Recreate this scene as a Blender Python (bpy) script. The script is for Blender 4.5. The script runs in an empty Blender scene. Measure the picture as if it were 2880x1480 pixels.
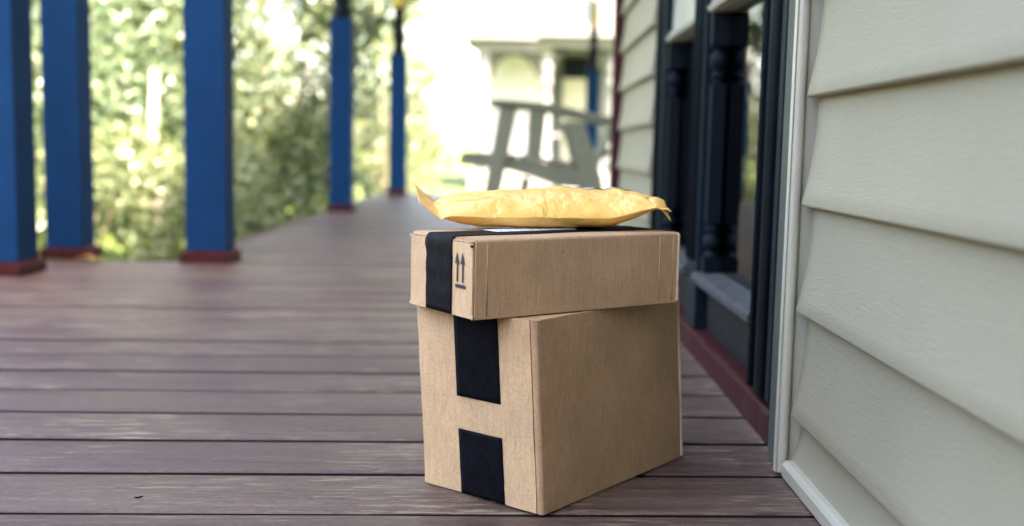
import bpy, math, random
import numpy as np
from mathutils import Vector, noise, Matrix
R = math.radians
rng = random.Random(7)
scene = bpy.context.scene
COL = scene.collection

# ------------------------------------------------------------------ camera
cam_d = bpy.data.cameras.new('camera')
cam = bpy.data.objects.new('camera', cam_d); COL.objects.link(cam)
cam.location = (0, 0, 0.5)
cam.rotation_euler = (R(90 - 6.2), R(-1.2), R(0.33))
cam_d.sensor_width = 36; cam_d.lens = 37.31
cam_d.clip_start = 0.05; cam_d.clip_end = 2000
cam_d.dof.use_dof = True; cam_d.dof.focus_distance = 1.47; cam_d.dof.aperture_fstop = 2.3
scene.camera = cam

# ------------------------------------------------------------------ sky, sun, exposure
SUN_EL, SUN_AZ = 52.0, 140.0       # azimuth clockwise from +Y: the sun stands behind the house, over the right shoulder
world = bpy.data.worlds.new('World'); scene.world = world; world.use_nodes = True
wn = world.node_tree; wn.nodes.clear()
sky = wn.nodes.new('ShaderNodeTexSky'); sky.sky_type = 'NISHITA'; sky.sun_disc = False
sky.sun_elevation = R(SUN_EL); sky.sun_rotation = R(SUN_AZ)
sky.air_density = 1.0; sky.dust_density = 3.0; sky.ozone_density = 0.7
bgn = wn.nodes.new('ShaderNodeBackground'); bgn.inputs['Strength'].default_value = 0.13
wo = wn.nodes.new('ShaderNodeOutputWorld')
wn.links.new(sky.outputs[0], bgn.inputs[0]); wn.links.new(bgn.outputs[0], wo.inputs[0])
sun_d = bpy.data.lights.new('sun', 'SUN'); sun_d.energy = 2.8; sun_d.angle = R(0.5); sun_d.color = (1, .97, .92)
sun = bpy.data.objects.new('sun', sun_d); COL.objects.link(sun)
_d = Vector((math.sin(R(SUN_AZ)) * math.cos(R(SUN_EL)), math.cos(R(SUN_AZ)) * math.cos(R(SUN_EL)), math.sin(R(SUN_EL))))
sun.rotation_euler = _d.to_track_quat('Z', 'Y').to_euler()
sun.location = _d * 30
vs = scene.view_settings
vs.view_transform = 'Standard'; vs.look = 'None'; vs.gamma = 1; vs.use_curve_mapping = False; vs.exposure = 3.95
vs.use_white_balance = True; vs.white_balance_temperature = 7800; vs.white_balance_tint = 14
scene.render.engine = 'CYCLES'
cy = scene.cycles
cy.use_denoising = True; cy.max_bounces = 8; cy.diffuse_bounces = 5; cy.glossy_bounces = 4; cy.transparent_max_bounces = 12
cy.sample_clamp_indirect = 8; cy.caustics_reflective = False; cy.caustics_refractive = False

# ------------------------------------------------------------------ materials
class NT:
    def __init__(s, name):
        s.m = bpy.data.materials.new(name); s.m.use_nodes = True
        s.t = s.m.node_tree; s.n = s.t.nodes
        s.b = s.n['Principled BSDF']
    def new(s, typ, **kw):
        nd = s.n.new(typ)
        for k, v in kw.items():
            if hasattr(nd, k): setattr(nd, k, v)
        return nd
    def link(s, a, b): s.t.links.new(a, b)
    def coord(s, scale=(1, 1, 1), space='Object', rnd=False):
        tc = s.new('ShaderNodeTexCoord'); mp = s.new('ShaderNodeMapping')
        s.link(tc.outputs[space], mp.inputs['Vector']); mp.inputs['Scale'].default_value = scale
        if rnd:
            oi = s.new('ShaderNodeObjectInfo'); ml = s.new('ShaderNodeVectorMath', operation='SCALE')
            cm = s.new('ShaderNodeCombineXYZ')
            for i in range(3): s.link(oi.outputs['Random'], cm.inputs[i])
            s.link(cm.outputs[0], ml.inputs[0]); ml.inputs['Scale'].default_value = 37.0
            ad = s.new('ShaderNodeVectorMath', operation='ADD')
            s.link(mp.outputs[0], ad.inputs[0]); s.link(ml.outputs[0], ad.inputs[1])
            return ad.outputs[0]
        return mp.outputs[0]
    def noise(s, vec, scale, detail=4, rough=.55, dist=0):
        nd = s.new('ShaderNodeTexNoise'); s.link(vec, nd.inputs['Vector'])
        nd.inputs['Scale'].default_value = scale; nd.inputs['Detail'].default_value = detail
        nd.inputs['Roughness'].default_value = rough; nd.inputs['Distortion'].default_value = dist
        return nd.outputs['Fac']
    def ramp(s, fac, stops):
        nd = s.new('ShaderNodeValToRGB'); s.link(fac, nd.inputs[0])
        el = nd.color_ramp.elements
        while len(el) < len(stops): el.new(.5)
        for e, (p, c) in zip(el, stops):
            e.position = p; e.color = c if len(c) == 4 else (*c, 1)
        return nd.outputs[0]
    def mix(s, fac, a, b, mode='MIX'):
        nd = s.new('ShaderNodeMix', data_type='RGBA', blend_type=mode)
        for inp, v in ((nd.inputs[0], fac), (nd.inputs[6], a), (nd.inputs[7], b)):
            if isinstance(v, (int, float)): inp.default_value = v
            elif isinstance(v, tuple): inp.default_value = v if len(v) == 4 else (*v, 1)
            else: s.link(v, inp)
        return nd.outputs[2]
    def math(s, op, a, b=None):
        nd = s.new('ShaderNodeMath', operation=op)
        for i, v in enumerate((a, b)):
            if v is None: continue
            if isinstance(v, (int, float)): nd.inputs[i].default_value = v
            else: s.link(v, nd.inputs[i])
        return nd.outputs[0]
    def bump(s, h, strength, dist=.001, prev=None):
        nd = s.new('ShaderNodeBump'); s.link(h, nd.inputs['Height'])
        nd.inputs['Strength'].default_value = strength; nd.inputs['Distance'].default_value = dist
        if prev is not None: s.link(prev, nd.inputs['Normal'])
        return nd.outputs[0]
    def set(s, color=None, rough=None, spec=None, normal=None):
        for key, v in (('Base Color', color), ('Roughness', rough), ('Specular IOR Level', spec)):
            if v is None: continue
            i = s.b.inputs[key]
            if isinstance(v, (int, float)): i.default_value = v
            elif isinstance(v, tuple): i.default_value = (*v, 1)
            else: s.link(v, i)
        if normal is not None: s.link(normal, s.b.inputs['Normal'])
        return s.m

def paint(name, col, rough=.45, var=.25, scale=14, bump=.15, spec=.5, dirt=None):
    k = NT(name); v = k.coord(rnd=True)
    n = k.noise(v, scale, 5, .6); n2 = k.noise(v, scale * 9, 3, .6)
    lo = tuple(c * (1 - var) for c in col); hi = tuple(min(1, c * (1 + var)) for c in col)
    c = k.ramp(n, [(.3, lo), (.7, hi)])
    if dirt:
        c = k.mix(k.ramp(k.noise(v, scale * .35, 6, .7), [(.52, (0, 0, 0)), (.75, (1, 1, 1))]), c, dirt)
    rr = k.math('ADD', k.math('MULTIPLY', n2, .2), rough - .1)
    return k.set(c, rr, spec, k.bump(n2, bump, .0008))

def m_plank():
    k = NT('weathered_deck_stain'); v = k.coord((1, 1, 1), rnd=True)
    vg = k.coord((1.6, 34, 34), rnd=True); vf = k.coord((6, 85, 85), rnd=True)
    g = k.noise(vg, 2.2, 6, .62, .35); f = k.noise(vf, 2.0, 5, .68, .5); b = k.noise(v, 2.6, 4, .6); fine = k.noise(k.coord((.35, 1, 1), rnd=True), 230, 4, .7)
    oi = k.new('ShaderNodeObjectInfo')
    c = k.ramp(g, [(.24, (.030, .016, .016)), (.5, (.092, .055, .045)), (.78, (.182, .124, .095))])
    c = k.mix(k.ramp(b, [(.36, (0, 0, 0)), (.68, (.55, .55, .55))]), c, (.128, .090, .068))
    c = k.mix(k.math('MULTIPLY', oi.outputs['Random'], .55), c, (.062, .036, .038))
    sp = k.ramp(fine, [(.3, (.62, .62, .62)), (.7, (1.32, 1.32, 1.32))])
    c = k.mix(1.0, c, sp, 'MULTIPLY')
    # worn-through flecks along the grain, in patches
    fl = k.ramp(f, [(.55, (0, 0, 0)), (.585, (1, 1, 1))])
    pat = k.ramp(k.noise(v, 3.4, 3, .6), [(.46, (0, 0, 0)), (.57, (1, 1, 1))])
    fm = k.mix(1.0, fl, pat, 'MULTIPLY')
    c = k.mix(k.mix(1.0, fm, (.7, .7, .7), 'MULTIPLY'), c, (.27, .215, .145))
    # dark knots and grime
    kn = k.noise(k.coord((7, 26, 20), rnd=True), 1.0, 3, .5)
    c = k.mix(k.ramp(kn, [(.70, (0, 0, 0)), (.76, (.8, .8, .8))]), c, (.035, .026, .028))
    rr = k.math('ADD', k.math('MULTIPLY', g, .25), .30)
    nb = k.bump(f, .55, .0022); nb = k.bump(g, .5, .004, nb); nb = k.bump(fine, .25, .0005, nb)
    return k.set(c, rr, .20, nb)

def m_kraft(name, base, flute=0.0):
    k = NT(name); v = k.coord(rnd=True)
    n = k.noise(v, 9, 4, .6); f = k.noise(v, 330, 4, .75); f2 = k.noise(k.coord((1, 1, .18), rnd=True), 170, 4, .65)
    c = k.ramp(n, [(.3, tuple(x * .86 for x in base)), (.7, tuple(x * 1.08 for x in base))])
    c = k.mix(1.0, c, k.ramp(f, [(.32, (.80, .78, .76)), (.52, (1, 1, 1)), (.70, (1.15, 1.15, 1.15))]), 'MULTIPLY')
    c = k.mix(.6, c, k.ramp(f2, [(.32, (.82, .8, .78)), (.6, (1.05, 1.05, 1.05))]), 'MULTIPLY')
    spk = k.noise(v, 210, 1, .5)
    c = k.mix(k.ramp(spk, [(.775, (0, 0, 0)), (.80, (.8, .8, .8))]), c, (.06, .045, .04))
    nb = k.bump(f, .22, .0004); nb = k.bump(n, .12, .004, nb)
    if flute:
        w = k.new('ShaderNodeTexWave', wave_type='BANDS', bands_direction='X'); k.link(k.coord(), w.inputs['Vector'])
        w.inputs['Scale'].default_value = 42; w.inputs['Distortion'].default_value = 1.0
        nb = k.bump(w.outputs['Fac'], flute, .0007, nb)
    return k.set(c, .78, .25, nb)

def m_tape(name='black_reinforced_tape'):
    k = NT(name); v = k.coord()
    lines = []
    for a in (35, -35):
        tc = k.new('ShaderNodeTexCoord'); mp = k.new('ShaderNodeMapping'); k.link(tc.outputs['Object'], mp.inputs['Vector'])
        mp.inputs['Rotation'].default_value = (R(a), 0, 0)
        w = k.new('ShaderNodeTexWave', wave_type='BANDS', bands_direction='Y'); k.link(mp.outputs[0], w.inputs['Vector'])
        w.inputs['Scale'].default_value = 11; w.inputs['Distortion'].default_value = .3; w.inputs['Detail'].default_value = 1
        lines.append(k.ramp(w.outputs['Fac'], [(.985, (0, 0, 0)), (.998, (1, 1, 1))]))
    l = k.mix(1.0, lines[0], lines[1], 'ADD'); n = k.noise(v, 26, 5, .65); n2 = k.noise(v, 130, 3, .6)
    c = k.ramp(n, [(.3, (.002, .0024, .0045)), (.72, (.005, .0058, .0092))])
    c = k.mix(k.mix(1.0, l, (.12, .12, .12), 'MULTIPLY'), c, (.03, .03, .034))
    nb = k.bump(l, .2, .0004); nb = k.bump(n, .35, .004, nb); nb = k.bump(n2, .2, .001, nb)
    return k.set(c, k.math('ADD', k.math('MULTIPLY', n, .3), .42), .06, nb)

def m_mailer():
    k = NT('golden_kraft_paper'); v = k.coord()
    n = k.noise(v, 12, 5, .6); f = k.noise(v, 480, 3, .6); cr = k.noise(v, 30, 3, .55, .6)
    c = k.ramp(n, [(.3, (.78, .44, .10)), (.7, (.86, .53, .15))])
    c = k.mix(1.0, c, k.ramp(f, [(.3, (.93, .92, .9)), (.7, (1.05, 1.05, 1.05))]), 'MULTIPLY')
    rid = k.math('ABSOLUTE', k.math('SUBTRACT', k.noise(v, 17, 3, .5, .9), .5)); rid2 = k.math('ABSOLUTE', k.math('SUBTRACT', k.noise(v, 41, 2, .5, .6), .5))
    nb = k.bump(cr, .25, .006); nb = k.bump(rid, .6, .012, nb); nb = k.bump(rid2, .35, .005, nb); nb = k.bump(f, .1, .0004, nb)
    return k.set(c, .36, .6, nb)

def m_siding():
    k = NT('embossed_vinyl_siding'); v = k.coord((1, 3.2, 26)); vv = k.coord((1, 1, 1))
    g = k.noise(v, 10, 5, .62, 1.2); g2 = k.noise(k.coord((1, 9, 60)), 9, 4, .6, .8); n = k.noise(vv, 2.2, 4, .6); n3 = k.noise(vv, 700, 2, .5)
    c = k.ramp(n, [(.3, (.262, .241, .168)), (.7, (.292, .268, .190))])
    c = k.mix(k.ramp(g, [(.58, (0, 0, 0)), (.76, (.22, .22, .22))]), c, (.19, .19, .165))
    nb = k.bump(g, .42, .0022); nb = k.bump(g2, .5, .0012, nb); nb = k.bump(n3, .12, .0003, nb)
    return k.set(c, .52, .4, nb)

def m_leaf(name, c0, c1, rough=.28, trans=.35):
    k = NT(name); g = k.new('ShaderNodeNewGeometry')
    c = k.ramp(g.outputs['Random Per Island'], [(0, c0), (.55, tuple((a + b) / 2 for a, b in zip(c0, c1))), (1, c1)])
    k.set(c, rough, .5)
    tr = k.new('ShaderNodeBsdfTranslucent'); mx = k.new('ShaderNodeMixShader'); mx.inputs[0].default_value = trans
    k.link(k.mix(1.0, c, (1.12, 1.2, .72), 'MULTIPLY'), tr.inputs['Color'])
    out = k.n['Material Output']
    k.link(k.b.outputs[0], mx.inputs[1]); k.link(tr.outputs[0], mx.inputs[2]); k.link(mx.outputs[0], out.inputs['Surface'])
    return k.m

def m_glass():
    k = NT('window_glass'); out = k.n['Material Output']
    fr = k.new('ShaderNodeFresnel'); fr.inputs['IOR'].default_value = 1.6
    tr = k.new('ShaderNodeBsdfTransparent'); tr.inputs['Color'].default_value = (.72, .78, .8, 1)
    gl = k.new('ShaderNodeBsdfGlossy'); gl.inputs['Roughness'].default_value = .012; gl.inputs['Color'].default_value = (.95, .97, 1, 1)
    nz = k.noise(k.coord(), 3.0, 2, .5); k.link(k.bump(nz, .05, .02), gl.inputs['Normal'])
    mx = k.new('ShaderNodeMixShader'); k.link(fr.outputs[0], mx.inputs[0]); k.link(tr.outputs[0], mx.inputs[1]); k.link(gl.outputs[0], mx.inputs[2])
    k.link(mx.outputs[0], out.inputs['Surface'])
    return k.m

def m_ground():
    k = NT('lawn_soil'); v = k.coord()
    n = k.noise(v, .5, 5, .6); n2 = k.noise(v, 16, 4, .7)
    c = k.ramp(n, [(.3, (.075, .12, .028)), (.7, (.13, .17, .05))])
    c = k.mix(k.ramp(n2, [(.45, (0, 0, 0)), (.7, (.6, .6, .6))]), c, (.16, .15, .08))
    return k.set(c, .85, .2, k.bump(n2, .5, .03))

def m_bark(name, a, b):
    k = NT(name); v = k.coord((6, 6, 1.2)); n = k.noise(v, 9, 5, .65)
    return k.set(k.ramp(n, [(.3, a), (.7, b)]), .85, .2, k.bump(n, .6, .01))

M = dict(
    plank=m_plank(), plank_edge=paint('gap_shade_plank_edge', (.010, .007, .008), .9, .3, 20, .3, spec=.05), kraft=m_kraft('kraft_cardboard', (.565, .378, .222)), kraft_shaded=m_kraft('kraft_cardboard_fluted_shaded', (.45, .285, .165), .13),  # fluted kraft is darker: right-hand box faces carry shade in their colour
    kraft_edge=m_kraft('kraft_cut_edge', (.60, .47, .34)), kraft_dark=paint('kraft_gap_shade', (.05, .035, .025), .8),
    tape=m_tape(), mailer=m_mailer(), siding=m_siding(), ink=paint('printing_ink', (.016, .017, .028), .6, .2, 60),
    label=paint('white_label_paper', (.78, .78, .8), .5, .04), inner=paint('bubble_lining', (.7, .72, .78), .35, .08),
    trim=paint('white_vinyl_trim', (.41, .395, .32), .35, .05, 8, .08, dirt=(.33, .315, .26)), casing=paint('sage_grey_paint', (.052, .068, .058), .55, .12, 10, spec=.2),
    dark=paint('dark_navy_door_paint', (.0035, .0105, .017), .42, .3, 30, .35, spec=.12), panel=paint('dark_charcoal_panel', (.010, .011, .016), .5, .25, 18, .3, spec=.12),
    ledge=paint('weathered_ledge_paint', (.055, .058, .060), .7, .25, 40, .5, spec=.1, dirt=(.025, .028, .032)), pale=paint('pale_sage_trim_paint', (.36, .365, .29), .5, .1, 12),
    maroon=paint('maroon_paint', (.040, .007, .009), .65, .3, 26, .5, spec=.12, dirt=(.045, .026, .026)), blue=paint('cobalt_blue_paint', (.0013, .026, .084), .75, .12, 6, .12, spec=.08),
    necknavy=paint('black_navy_paint', (.003, .006, .010), .5, .2, spec=.08), yellow=paint('mustard_yellow_paint', (.50, .35, .055), .45, .12),
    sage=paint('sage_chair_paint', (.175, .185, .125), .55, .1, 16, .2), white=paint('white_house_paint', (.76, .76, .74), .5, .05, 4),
    offwhite=paint('shade_lifted_offwhite_paint', (.62, .62, .62), .6, .05, 4, spec=.2), sageb=paint('bracket_paint', (.05, .055, .035), .6, .1, 6, spec=.2),  # off-white lifted to offset the shade under the white house porch
    dimwhite=paint('sun_dimmed_house_paint', (.18, .18, .178), .6, .06, 4, spec=.2),  # white house darkened in its colour to offset the strong sun
    roofgrey=paint('roof_shingle', (.20, .20, .22), .85, .2, 6), beige=paint('beige_door_paint', (.34, .34, .25), .5, .08), ceil=paint('porch_ceiling_paint', (.42, .44, .44), .6, .06),
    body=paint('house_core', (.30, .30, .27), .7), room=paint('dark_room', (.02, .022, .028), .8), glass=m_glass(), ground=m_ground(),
    leafA=m_leaf('camellia_leaf_light', (.055, .095, .05), (.25, .31, .19), .16, .3), leafB=m_leaf('camellia_leaf_dark', (.03, .055, .028), (.21, .25, .13), .15, .3),
    leafC=m_leaf('sunlit_shrub_leaf', (.08, .115, .05), (.22, .245, .125), .25, .3), leafD=m_leaf('far_tree_leaf', (.09, .13, .045), (.22, .24, .10), .5, .35),
    grass=m_leaf('grass_blade', (.07, .13, .02), (.19, .24, .06), .5, .3),
    bark=m_bark('shrub_bark', (.10, .075, .05), (.24, .19, .14)), palebark=m_bark('pale_stem', (.36, .27, .20), (.58, .47, .37)), brownleaf=paint('dry_leaf', (.50, .24, .11), .6),
    skirt=paint('deck_skirt_paint', (.07, .065, .06), .7),
)

# ------------------------------------------------------------------ mesh helpers
class MB:
    def __init__(s): s.v = []; s.f = []; s.sm = []
    def add(s, vs, fs, smooth=False):
        o = len(s.v); s.v += [tuple(p) for p in vs]; s.f += [tuple(i + o for i in f) for f in fs]; s.sm += [smooth] * len(fs); return s
    def box(s, x0, x1, y0, y1, z0, z1):
        v = [(x, y, z) for x in (x0, x1) for y in (y0, y1) for z in (z0, z1)]
        return s.add(v, [(0, 1, 3, 2), (4, 6, 7, 5), (0, 4, 5, 1), (2, 3, 7, 6), (0, 2, 6, 4), (1, 5, 7, 3)])
    def prism(s, poly, axis, a, b, smooth=False):
        """polygon extruded along axis ('x': poly is (y,z); 'y': (x,z); 'z': (x,y))"""
        n = len(poly)
        mk = {'x': lambda p, t: (t, p[0], p[1]), 'y': lambda p, t: (p[0], t, p[1]), 'z': lambda p, t: (p[0], p[1], t)}[axis]
        v = [mk(p, a) for p in poly] + [mk(p, b) for p in poly]
        f = [tuple(range(n)), tuple(reversed(range(n, 2 * n)))]
        f += [(i, i + n, (i + 1) % n + n, (i + 1) % n) for i in range(n)]
        return s.add(v, f, smooth)
    def lathe(s, prof, cx, cy, seg=20):
        n = len(prof); v = []
        for r, z in prof:
            for k in range(seg):
                a = 2 * math.pi * k / seg; v.append((cx + r * math.cos(a), cy + r * math.sin(a), z))
        f = [(i * seg + k, i * seg + (k + 1) % seg, (i + 1) * seg + (k + 1) % seg, (i + 1) * seg + k) for i in range(n - 1) for k in range(seg)]
        f += [tuple(reversed(range(seg))), tuple(range((n - 1) * seg, n * seg))]
        return s.add(v, f, True)
    def tube(s, pts, rad, seg=8):
        v = []; n = len(pts)
        for i, p in enumerate(pts):
            p = Vector(p); d = Vector(pts[min(i + 1, n - 1)]) - Vector(pts[max(i - 1, 0)]); d.normalize()
            a = d.orthogonal().normalized(); b = d.cross(a); r = rad[i] if hasattr(rad, '__len__') else rad
            for k in range(seg):
                t = 2 * math.pi * k / seg; v.append(p + a * (r * math.cos(t)) + b * (r * math.sin(t)))
        f = [(i * seg + k, i * seg + (k + 1) % seg, (i + 1) * seg + (k + 1) % seg, (i + 1) * seg + k) for i in range(n - 1) for k in range(seg)]
        f += [tuple(reversed(range(seg))), tuple(range((n - 1) * seg, n * seg))]
        return s.add(v, f, True)
    def grid(s, fn, nu, nv, smooth=True):
        v = [fn(i / nu, j / nv) for i in range(nu + 1) for j in range(nv + 1)]
        f = [(i * (nv + 1) + j, (i + 1) * (nv + 1) + j, (i + 1) * (nv + 1) + j + 1, i * (nv + 1) + j + 1) for i in range(nu) for j in range(nv)]
        return s.add(v, f, smooth)
    def build(s, name, mat, parent=None, bevel=0, seg=2):
        me = bpy.data.meshes.new(name); me.from_pydata(s.v, [], s.f); me.update()
        me.polygons.foreach_set('use_smooth', s.sm)
        return link(name, me, mat, parent, bevel, seg)

def link(name, me, mat, parent=None, bevel=0, seg=2):
    o = bpy.data.objects.new(name, me); COL.objects.link(o)
    if mat is not None and not me.materials: me.materials.append(M[mat] if isinstance(mat, str) else mat)
    if parent is not None: o.parent = parent
    if bevel:
        b = o.modifiers.new('bevel', 'BEVEL'); b.width = bevel; b.segments = seg; b.limit_method = 'ANGLE'; b.angle_limit = R(40)
    return o
def empty(name, loc=(0, 0, 0), rz=0):
    o = bpy.data.objects.new(name, None); COL.objects.link(o); o.location = loc; o.rotation_euler = (0, 0, rz); o.empty_display_size = .1; return o
def tag(o, label=None, cat=None, group=None, kind=None):
    for k, v in (('label', label), ('category', cat), ('group', group), ('kind', kind)):
        if v: o[k] = v
    return o
def box(name, mat, parent, x0, x1, y0, y1, z0, z1, bevel=0, seg=2):
    return MB().box(x0, x1, y0, y1, z0, z1).build(name, mat, parent, bevel, seg)

# ------------------------------------------------------------------ ground
GZ = -0.55
tag(MB().add([(-400, -400, GZ), (400, -400, GZ), (400, 400, GZ), (-400, 400, GZ)], [(0, 1, 2, 3)]).build('ground', 'ground'), kind='structure')

# ------------------------------------------------------------------ porch deck: every plank an object
deck = tag(empty('porch_deck'), kind='structure')
PITCH, ANG = 0.1806, R(3.0)
EDGE_X, EDGE_WIDE, BACK_WIDE = -1.435, -4.2, 4.52
def plank_mesh(x0, x1, seed):
    r = random.Random(seed); n = max(2, int((x1 - x0) / .12)); w0, w1 = .0034, PITCH - .0034
    top, v, f = 0.0, [], []
    rows = []
    for i in range(n + 1):
        x = x0 + (x1 - x0) * i / n
        wv = .0016 * noise.noise((x * 2.1, seed * 3.7, 0)); wv2 = .0016 * noise.noise((x * 2.3, seed * 5.1, 9)); h = .0012 * noise.noise((x * 1.3, seed * 2.2, 4))
        a, b = w0 + wv, w1 + wv2
        rows.append([(x, a, -.028), (x, a, h - .007), (x, a + .002, h - .0028), (x, a + .014, h - .0006), (x, (a + b) / 2, h + .0012), (x, b - .014, h - .0006), (x, b - .002, h - .0028), (x, b, h - .007), (x, b, -.028)])
    m = 9
    for rw in rows: v += rw
    for i in range(n):
        for j in range(m - 1):
            f.append((i * m + j, (i + 1) * m + j, (i + 1) * m + j + 1, i * m + j + 1))
    f.append(tuple(reversed(range(m)))); f.append(tuple(range(n * m, n * m + m)))
    me = bpy.data.meshes.new('plank'); me.from_pydata(v, [], [tuple(reversed(q)) for q in f]); me.update()
    me.polygons.foreach_set('use_smooth', [True] * (len(f) - 2) + [False] * 2)
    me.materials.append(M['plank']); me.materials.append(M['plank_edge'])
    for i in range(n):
        for j in (0, 1, 6, 7): me.polygons[i * (m - 1) + j].material_index = 1  # near-black board edges and slopes: gap shade put into the colour
    return me
y0 = 1.4085 - PITCH * 16      # joints measured at x = -0.13
k = 0
while y0 + PITCH * k < 12.9:
    yy = y0 + PITCH * k
    ang = ANG
    if yy < BACK_WIDE - .08: x0, x1 = EDGE_WIDE, .52
    elif yy < 4.6: x0, x1 = EDGE_X, .52
    elif yy < 11.05: x0, x1 = EDGE_X, 3.6
    else: x0, x1 = .35, 3.6
    me = plank_mesh(x0 + rng.uniform(-.006, .006), x1, k + 1)
    o = link('plank', me, 'plank', deck)
    o.location = (0, yy - math.tan(ang) * -.13 - .13 * 0, rng.uniform(-.0012, .0012))
    o.rotation_euler = (0, 0, ang)
    k += 1
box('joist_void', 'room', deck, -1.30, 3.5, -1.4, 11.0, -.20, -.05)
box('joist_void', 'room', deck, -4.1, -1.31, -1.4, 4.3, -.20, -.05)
box('skirt_board', 'skirt', deck, EDGE_X + .02, EDGE_X + .045, 4.62, 11.1, GZ, -.03)
box('skirt_board', 'skirt', deck, EDGE_WIDE, EDGE_X, 4.34, 4.365, GZ, -.045)
box('skirt_board', 'skirt', deck, EDGE_X, .6, 11.02, 11.05, GZ, -.03)

# ------------------------------------------------------------------ porch roof
roof = tag(empty('porch_roof'), 'pale boarded porch roof carried by the blue posts', 'roof')
box('ceiling_board', 'ceil', roof, -1.60, .42, 4.4, 13.0, 2.42, 2.47)
box('beam', 'pale', roof, -1.40, -1.20, 4.3, 13.0, 2.20, 2.415)
box('roof_slab', 'roofgrey', roof, -1.65, .42, 4.25, 13.2, 2.475, 2.58)
box('roof_slab', 'roofgrey', roof, .425, 3.7, 4.76, 13.2, 2.475, 2.58)

# ------------------------------------------------------------------ house on the right
WX = .43
house = tag(empty('house', (0, 0, 0)), 'beige sided house wall with dark glazed entrance, right of the boxes', 'house')
CE, CH = .163, .0985      # siding exposure, first butt height
def siding_profile(z, zt, x=WX):
    p = [(x + .024, z - .004), (x + .0035, z - .0035), (x + .0008, z - .0015), (x, z + .001)]
    for i in range(1, 9):
        t = i / 8; p.append((x + .0185 * (1 - (1 - t) ** 2.1), z + .001 + t * (zt - z)))
    p.append((x + .026, zt)); return p
def siding(yA, yB, z, zt, parent=house, name='siding_board'):
    pf = siding_profile(z, zt); n = 14
    v = []; m = len(pf)
    for i in range(n + 1):
        y = yA + (yB - yA) * i / n
        for j, (x, zz) in enumerate(pf):
            v.append((x + .0006 * noise.noise((y * 3, zz * 4, z * 9)), y, zz + .0005 * noise.noise((y * 2.2, 4, z * 5))))
    f = [(i * m + j, i * m + j + 1, (i + 1) * m + j + 1, (i + 1) * m + j) for i in range(n) for j in range(m - 1)]
    f += [tuple(range(m - 1, -1, -1)), tuple(range(n * m, n * m + m))]
    b = MB().add(v, f, True); b.sm[-1] = b.sm[-2] = False
    o = b.build(name, 'siding', parent)
    e = o.modifiers.new('edge', 'EDGE_SPLIT'); e.split_angle = R(50)
    return o
NEAR_A = .62      # the near stretch of siding starts beside an unseen dark door, added to cut wall bounce
siding(NEAR_A, 1.606, .018, CH + .010); pass
for i in range(31):
    z = CH + CE * i
    if z < 2.3: siding(NEAR_A, 1.606, z, z + CE + .010)
    else: siding(-3.8, 1.606, z, z + CE + .010)
for i in range(15):
    z = 2.65 + CE * i; siding(1.634, 3.54, z, z + CE + .010)
for i in range(32):
    z = CH - CE + CE * i; siding(3.545, 4.652, max(z, .0), z + CE + .010)
# starter strip along the deck, rounded top
ss = [(WX - .012, .0035), (WX - .012, .022), (WX - .009, .027), (WX - .004, .029), (WX + .010, .029), (WX + .010, .0035)]
MB().prism(ss, 'y', NEAR_A, 1.600).build('starter_strip', 'trim', house, .0015)
unseen_door = box('door', 'dark', house, .435, .460, -.35, .50, .003, 2.30, .003)  # unseen dark door and casings added to stop wall bounce onto the boxes
box('casing', 'casing', house, .420, .459, .503, .617, .003, 2.42, .003); box('casing', 'casing', house, .420, .459, -.467, -.353, .003, 2.42, .003)
box('unseen_bay_wall', 'siding', house, -.36, .459, -3.8, -.50, .003, 5.2)  # unseen bay added to block sky light on the boxes' right faces
for ya in (-.26,):
    for za, zb in ((.2, .85), (1.0, 2.15)): box('unseen_door_panel', 'panel', unseen_door, .428, .4345, ya, ya + .66, za, zb, .003)
# J-channel: web, nosed lip
jc = MB()
jc.box(WX - .004, WX + .045, 1.6235, 1.6275, .006, 2.6)
jc.build('channel_web', 'trim', house)
pf = [(WX - .0065 + .0085 * math.cos(a), 1.6205 + .0065 * math.sin(a)) for a in [math.pi + math.pi * t / 8 for t in range(9)]] + [(WX + .002, 1.632), (WX - .015, 1.632)]
MB().prism(pf, 'z', .004, 2.6).build('channel_bead', 'trim', house, .0008)
MB().box(WX - .0175, WX - .0155, 1.6180, 1.632, .004, 2.6).build('channel_lip', 'trim', house, .0006)
# casing and door frame
box('casing', 'casing', house, WX - .010, .56, 1.634, 1.702, .003, 2.6, .002)
stile = MB().box(.440, .56, 1.704, 1.955, .070, 2.6)
st = stile.build('frame_stile', 'dark', house, .003)
for yb, w in ((1.76, .030), (1.86, .040), (1.928, .016)):
    MB().prism([(.4405, yb - w), (.434, yb - w * .5), (.4315, yb), (.434, yb + w * .5), (.4405, yb + w)], 'z', .073, 2.6, True).build('moulding', 'dark', st)
def pilaster(ya, yb, fx=.445):
    p = box('frame_stile', 'dark', house, fx, .60, ya, yb, .062, 2.6, .003)
    yc = (ya + yb) / 2
    for dy, w in ((-.045, .012), (0, .018), (.045, .012)):
        MB().prism([(fx + .0005, yc + dy - w), (fx - .006, yc + dy - w * .5), (fx - .008, yc + dy), (fx - .006, yc + dy + w * .5), (fx + .0005, yc + dy + w)], 'z', .23, 2.55, True).build('moulding', 'dark', p)
    return p
pilaster(2.605, 2.755); pilaster(3.33, 3.53)
GX = .495
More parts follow.
